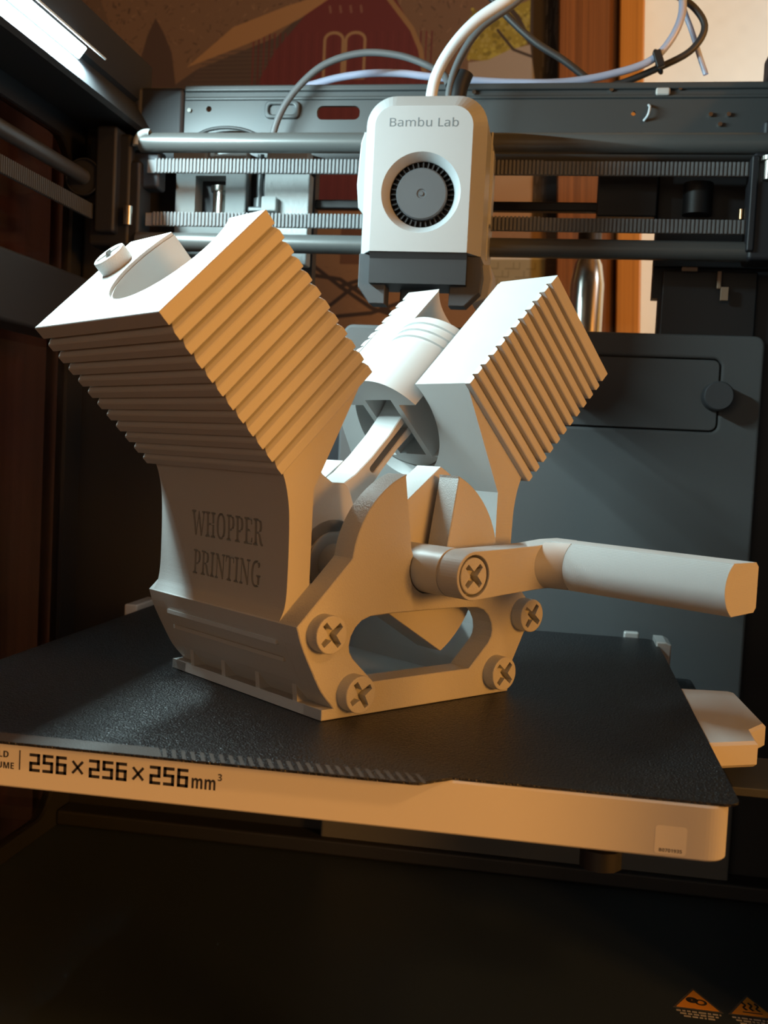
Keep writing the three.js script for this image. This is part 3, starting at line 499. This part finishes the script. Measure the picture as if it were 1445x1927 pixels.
// ================================================================ heated bed and build plate
{
  const t = thing('heated_bed', 'light grey heated bed with printed size lettering along its front edge', 'printer bed', [0, -15.3, 0]);
  const flat = (pts, y0, y1, bevel = 0, holes = []) => extrude(pts.map(q => [q[0], -q[1]]), y0, y1, bevel, holes).rotateX(-Math.PI / 2);
  const bed = part('bed_frame', flat(rrect(-126, 126, -129.5, 129.5, 6, 10), -15.3, -0.7, 0.5), M.bed, t);
  const zf = 129.5, yb = -10.1, yt = -4.2;
  const stroke = [], seg = (x0, y0, x1, y1, w = 0.88) => stroke.push(box(Math.min(x0, x1) - w / 2, Math.max(x0, x1) + w / 2, Math.min(y0, y1) - w / 2, Math.max(y0, y1) + w / 2, zf - 0.2, zf + 0.05));
  const digit = (d, x, w, y0, h) => { const L = x + 0.5, Rr = x + w - 0.5, B = y0 + 0.5, T = y0 + h - 0.5, Mi = (B + T) / 2 - (d === 2 ? 0.2 : -0.2); seg(L, T, Rr, T); seg(L, Mi, Rr, Mi); seg(L, B, Rr, B); if (d === 2) { seg(Rr, Mi, Rr, T); seg(L, B, L, Mi); } else { seg(L, Mi, L, T); seg(Rr, B, Rr, Mi); if (d === 6) seg(L, B, L, Mi); } };
  let x = -67.2; const cross = [];
  for (let k = 0; k < 3; k++) { for (const d of [2, 5, 6]) { digit(d, x, 3.35, yb, 5.4); x += 4.05; } if (k < 2) { const cx = x + 2.6, cy = yb + 2.6; for (const s of [1, -1]) cross.push(box(-2.35, 2.35, -0.36, 0.36, -0.2, 0.05).rotateZ(s * 0.85).translate(cx, cy, zf)); x += 5.95; } }
  stroke.push(...cross, text('mm', x + 0.3, x + 7.2, yb + 0.1, yb + 3.1, zf - 0.2, zf + 0.05), text('3', x + 7.8, x + 9.0, yb + 2.9, yb + 4.9, zf - 0.2, zf + 0.05));
  stroke.push(box(-70.3, -69.95, yb + 0.2, yt, zf - 0.2, zf + 0.05), text('VOLUME', -81.8, -71.9, yb + 0.2, yb + 2.1, zf - 0.2, zf + 0.05), text('BUILD', -81.8, -73.6, yb + 3.4, yb + 5.3, zf - 0.2, zf + 0.05));
  part('size_lettering', stroke, M.ink, bed);
  part('locating_tab', box(113, 120.5, -4, 2.6, -134, -129, 1), M.clip, t); part('locating_tab', extrude([[127, -12], [134, -12], [134, 1], [131.5, 2.2], [127, 2.2]], -129, -108, 0.6), M.clip, t);
  part('locating_tab', box(-139, -132, -8, 1.6, -134, -104, 1), M.clip, t);
  // glossy bracket on the right side
  part('side_bracket', [flat([[125, -17], [147, -20], [149.5, -17], [152, 31], [145.5, 42], [145, 57], [127, 66], [125, 60]].map(q => q), -9, -0.6, 1.0)], M.clip, t, 'glossy side bracket');
  part('levelling_nut', [new THREE.CylinderGeometry(6.2, 6.2, 5.5, 10).translate(95.5, -27.5, 100), rod([95.5, -25, 100], [95.5, -15, 100], 3, 16)], M.frame, t);
  part('bed_carrier', [box(-110, 110, -22, -16, -120, 70, 3), box(-150, 150, -30, -22, -150, -60, 3)], M.black, t);
  part('slide_plate', box(139, 178, -21, -18, 10, 50, 0.5), M.beam, t);

  const s = thing('build_plate', 'black textured steel build plate lying on the heated bed', 'build plate', [0, -0.7, 0]);
  const sheet = [[-128.5, -124], [-124, -128.5], [124, -128.5], [128.5, -124], ...arc(123.5, 123.5, 5, 0, Math.PI / 2, 8), [54, 128.5], [46, 136], [44, 136.4], [-108, 136.4], [-112, 135], [-118, 128.5], [-124, 128.5], [-128.5, 124]];
  const plate = part('plate_sheet', flat(sheet, -0.7, 0), M.pei, s);
  part('tab_strip', flat([[-112, 128.2], [-29, 128.2], [-25, 136], [-108, 136], [-112, 134.4]], 0, 0.03), M.peiStrip, plate);
  const bars = []; for (let k = 0; k < 27; k++) { const x0 = -28 + k * 2.75; bars.push(flat([[x0, 128.4], [x0 + 1.2, 128.4], [x0 + 4.4, 135.9], [x0 + 3.2, 135.9]], 0, 0.03)); }
  part('hatch_print', bars, M.peiStrip, plate);
  const q = thing('number_label', 'small pale number label on the front edge of the bed', 'label', [111.3, -14.2, zf]);
  part('label_paper', extrude(rrect(107.3, 115.3, -14.3, -6.9, 0.8), zf - 0.02, zf + 0.08), std(lin(0.94, 0.92, 0.86), 0.5), q);
  part('label_number', text('B0701935', 108.5, 114.3, -13.7, -12.8, zf, zf + 0.1), M.ink, q);
}
// ================================================================ tubes and cables above the gantry
{
  const run = (name, label, cat, pts, r, mat, kind) => { const g = thing(name, label, cat, pts[Math.floor(pts.length / 2)]); part(kind, tube(pts, r, 80), mat, g); return g; };
  const at = (a, z) => a.map((q, i) => [q[0], q[1], Array.isArray(z) ? z[0] + (z[1] - z[0]) * i / (a.length - 1) : z]);
  run('feed_tube', 'pale thick tube rising in an arc from the top of the print head', 'tube', [[3, 250, -128], ...at([[3.1, 264.7], [5.2, 274.6], [12, 287.4], [23.2, 300.1], [37, 309.6], [52, 320], [66, 327]], -128)], 2.9, M.ptfe, 'tube_wall');
  run('head_cable', 'black cable curving up behind the pale tube', 'cable', [[10, 250, -140], ...at([[10.9, 273.4], [15.6, 287.9], [24.8, 301.7], [38.9, 311.9], [49.1, 320], [60, 327]], -140)], 2.0, M.cableGrey, 'cable_jacket');
  run('blue_tube', 'translucent bluish tube lying along the rear beam', 'tube', at([[-77.9, 290.2], [-58.1, 295.1], [-39.9, 297.2], [-21.8, 296.9], [-9.7, 295.4], [11.1, 293.4], [37.5, 291.6], [66.4, 291.6], [91.7, 295.6], [112.3, 302.7], [121.9, 313.2], [126.9, 326.1], [126.4, 339.6]], -190), 2.1, M.ptfeBlue, 'tube_wall');
  run('hanging_tube', 'thin bluish tube end hanging down to the beam at the right', 'tube', at([[127, 340], [129, 332.5], [133.7, 321.2], [139, 307], [142.4, 298.5]], -200), 1.5, M.ptfeBlue, 'tube_wall');
  run('black_cable', 'black cable looping beside the bluish tube on the right', 'cable', at([[-4, 297], [10.1, 293.2], [34.5, 288.1], [63.6, 288.1], [92, 291], [116.8, 300.5], [134.3, 310.5], [139.7, 321.7], [133.8, 331.8], [120, 341]], -195), 1.9, M.cable, 'cable_jacket');
  run('diagonal_cable', 'dark cable running diagonally across the mural to the beam', 'cable', at([[14, 352], [24, 341.7], [35, 329.9], [50.4, 316.7], [65.6, 307.3], [80.5, 296.1]], -201), 2.1, M.cable, 'cable_jacket');
  run('grey_cable', 'grey cable arching up from behind the upper rod', 'cable', [[-87.5, 247, -160], ...at([[-86.7, 256], [-82.7, 267.4], [-74.4, 279.4], [-60.3, 291.4], [-40.2, 297.3], [-20.1, 295.9], [-5, 290.8], [4, 286]], -160), [9, 276, -148]], 1.9, M.cableGrey, 'cable_jacket');
  run('beam_wire', 'thin black wire bowed along the rear beam at the left', 'wire', [[-138, 254, -168], [-125, 259, -166], [-110, 259.5, -165], [-98, 256, -165], [-90, 250, -166]], 1.0, M.cable, 'wire_jacket');
  const c = thing('tube_clip', 'black plastic clip holding the bluish tube and black cable', 'clip', [117, 300, -192]);
  part('clip_body', [new THREE.TorusGeometry(2.9, 1.0, 10, 24).rotateY(Math.PI / 2).rotateZ(0.55).translate(115.6, 305, -190), new THREE.TorusGeometry(2.7, 1.0, 10, 24).rotateY(Math.PI / 2).rotateZ(0.5).translate(117.2, 300.4, -195), box(-2.2, 2.2, -4.6, 4.6, -1.6, 1.6, 0.7).rotateZ(0.35).translate(116.2, 302.6, -187.6)], M.black, c);
  const z = thing('cable_sleeve', 'black sleeve gathering cables at the top of the print head', 'sleeve', [13, 252, -138]);
  part('sleeve_body', tube([[14, 251, -140], [14.5, 262, -141], [15.5, 272, -141], [18, 280, -142]], 4.2, 24), M.black, z);
}
// ================================================================ warning stickers on the chamber floor
{
  const sticker = (name, label, x, z, draw) => {
    const t = thing(name, label, 'sticker', [x, -140, z]);
    const flat = (pts, y0, y1) => extrude(pts.map(q => [x + q[0], -(z + q[1])]), y0 - 140, y1 - 140).rotateX(-Math.PI / 2);
    part('backing', flat([[-10.2, 6.1], [0, -12.6], [10.2, 6.1]], 0, 0.12), std(lin(0.09, 0.085, 0.08), 0.5), t);
    part('orange_triangle', flat([[-8.7, 5.4], [0, -10.4], [8.7, 5.4]], 0.12, 0.2), std(lin(0.85, 0.36, 0.03), 0.5), t);
    part('symbol', draw(x, z), M.ink, t);
    const rows = [], r = rng(Math.round(x)); for (let k = 0; k < 3; k++) for (let u = -9 + k * 1.3; u < 8.5 - k * 1.3;) { const w = 0.8 + r() * 2.6; rows.push(box(x + u, x + Math.min(u + w, 9 - k * 1.3), -140, -139.9, z + 7.6 + k * 2.1, z + 8.7 + k * 2.1)); u += w + 0.6; }   // lines of print too small to read
    part('caption', rows, std(lin(0.45, 0.44, 0.42), 0.6), t);
  };
  const ringXZ = (x, z, r) => new THREE.TorusGeometry(r, 0.55, 8, 20).rotateX(Math.PI / 2).scale(1, 0.2, 1).translate(x, -139.78, z);
  sticker('warning_sticker', 'orange triangle sticker with gears on the dark chamber floor', 147, -46.4, (x, z) => [ringXZ(x - 1.6, z - 1.4, 2), ringXZ(x + 1.9, z - 0.2, 2), ringXZ(x - 1.6, z - 1.4, 0.9)]);
  const wavy = (x, z, k) => tube([[x + k * 2.6 - 0.6, -139.75, z - 4.6], [x + k * 2.6 + 0.5, -139.75, z - 2.6], [x + k * 2.6 - 0.5, -139.75, z - 0.6], [x + k * 2.6 + 0.7, -139.75, z + 1.6]], 0.4, 16);
  sticker('warning_sticker', 'orange triangle sticker with hot surface waves on the dark chamber floor', 169.4, -46.4, (x, z) => [wavy(x, z, -1), wavy(x, z, 0), wavy(x, z, 1), box(x - 4, x + 4, -139.8, -139.7, z + 2.9, z + 3.5)]);
}

renderer.render(scene, camera);
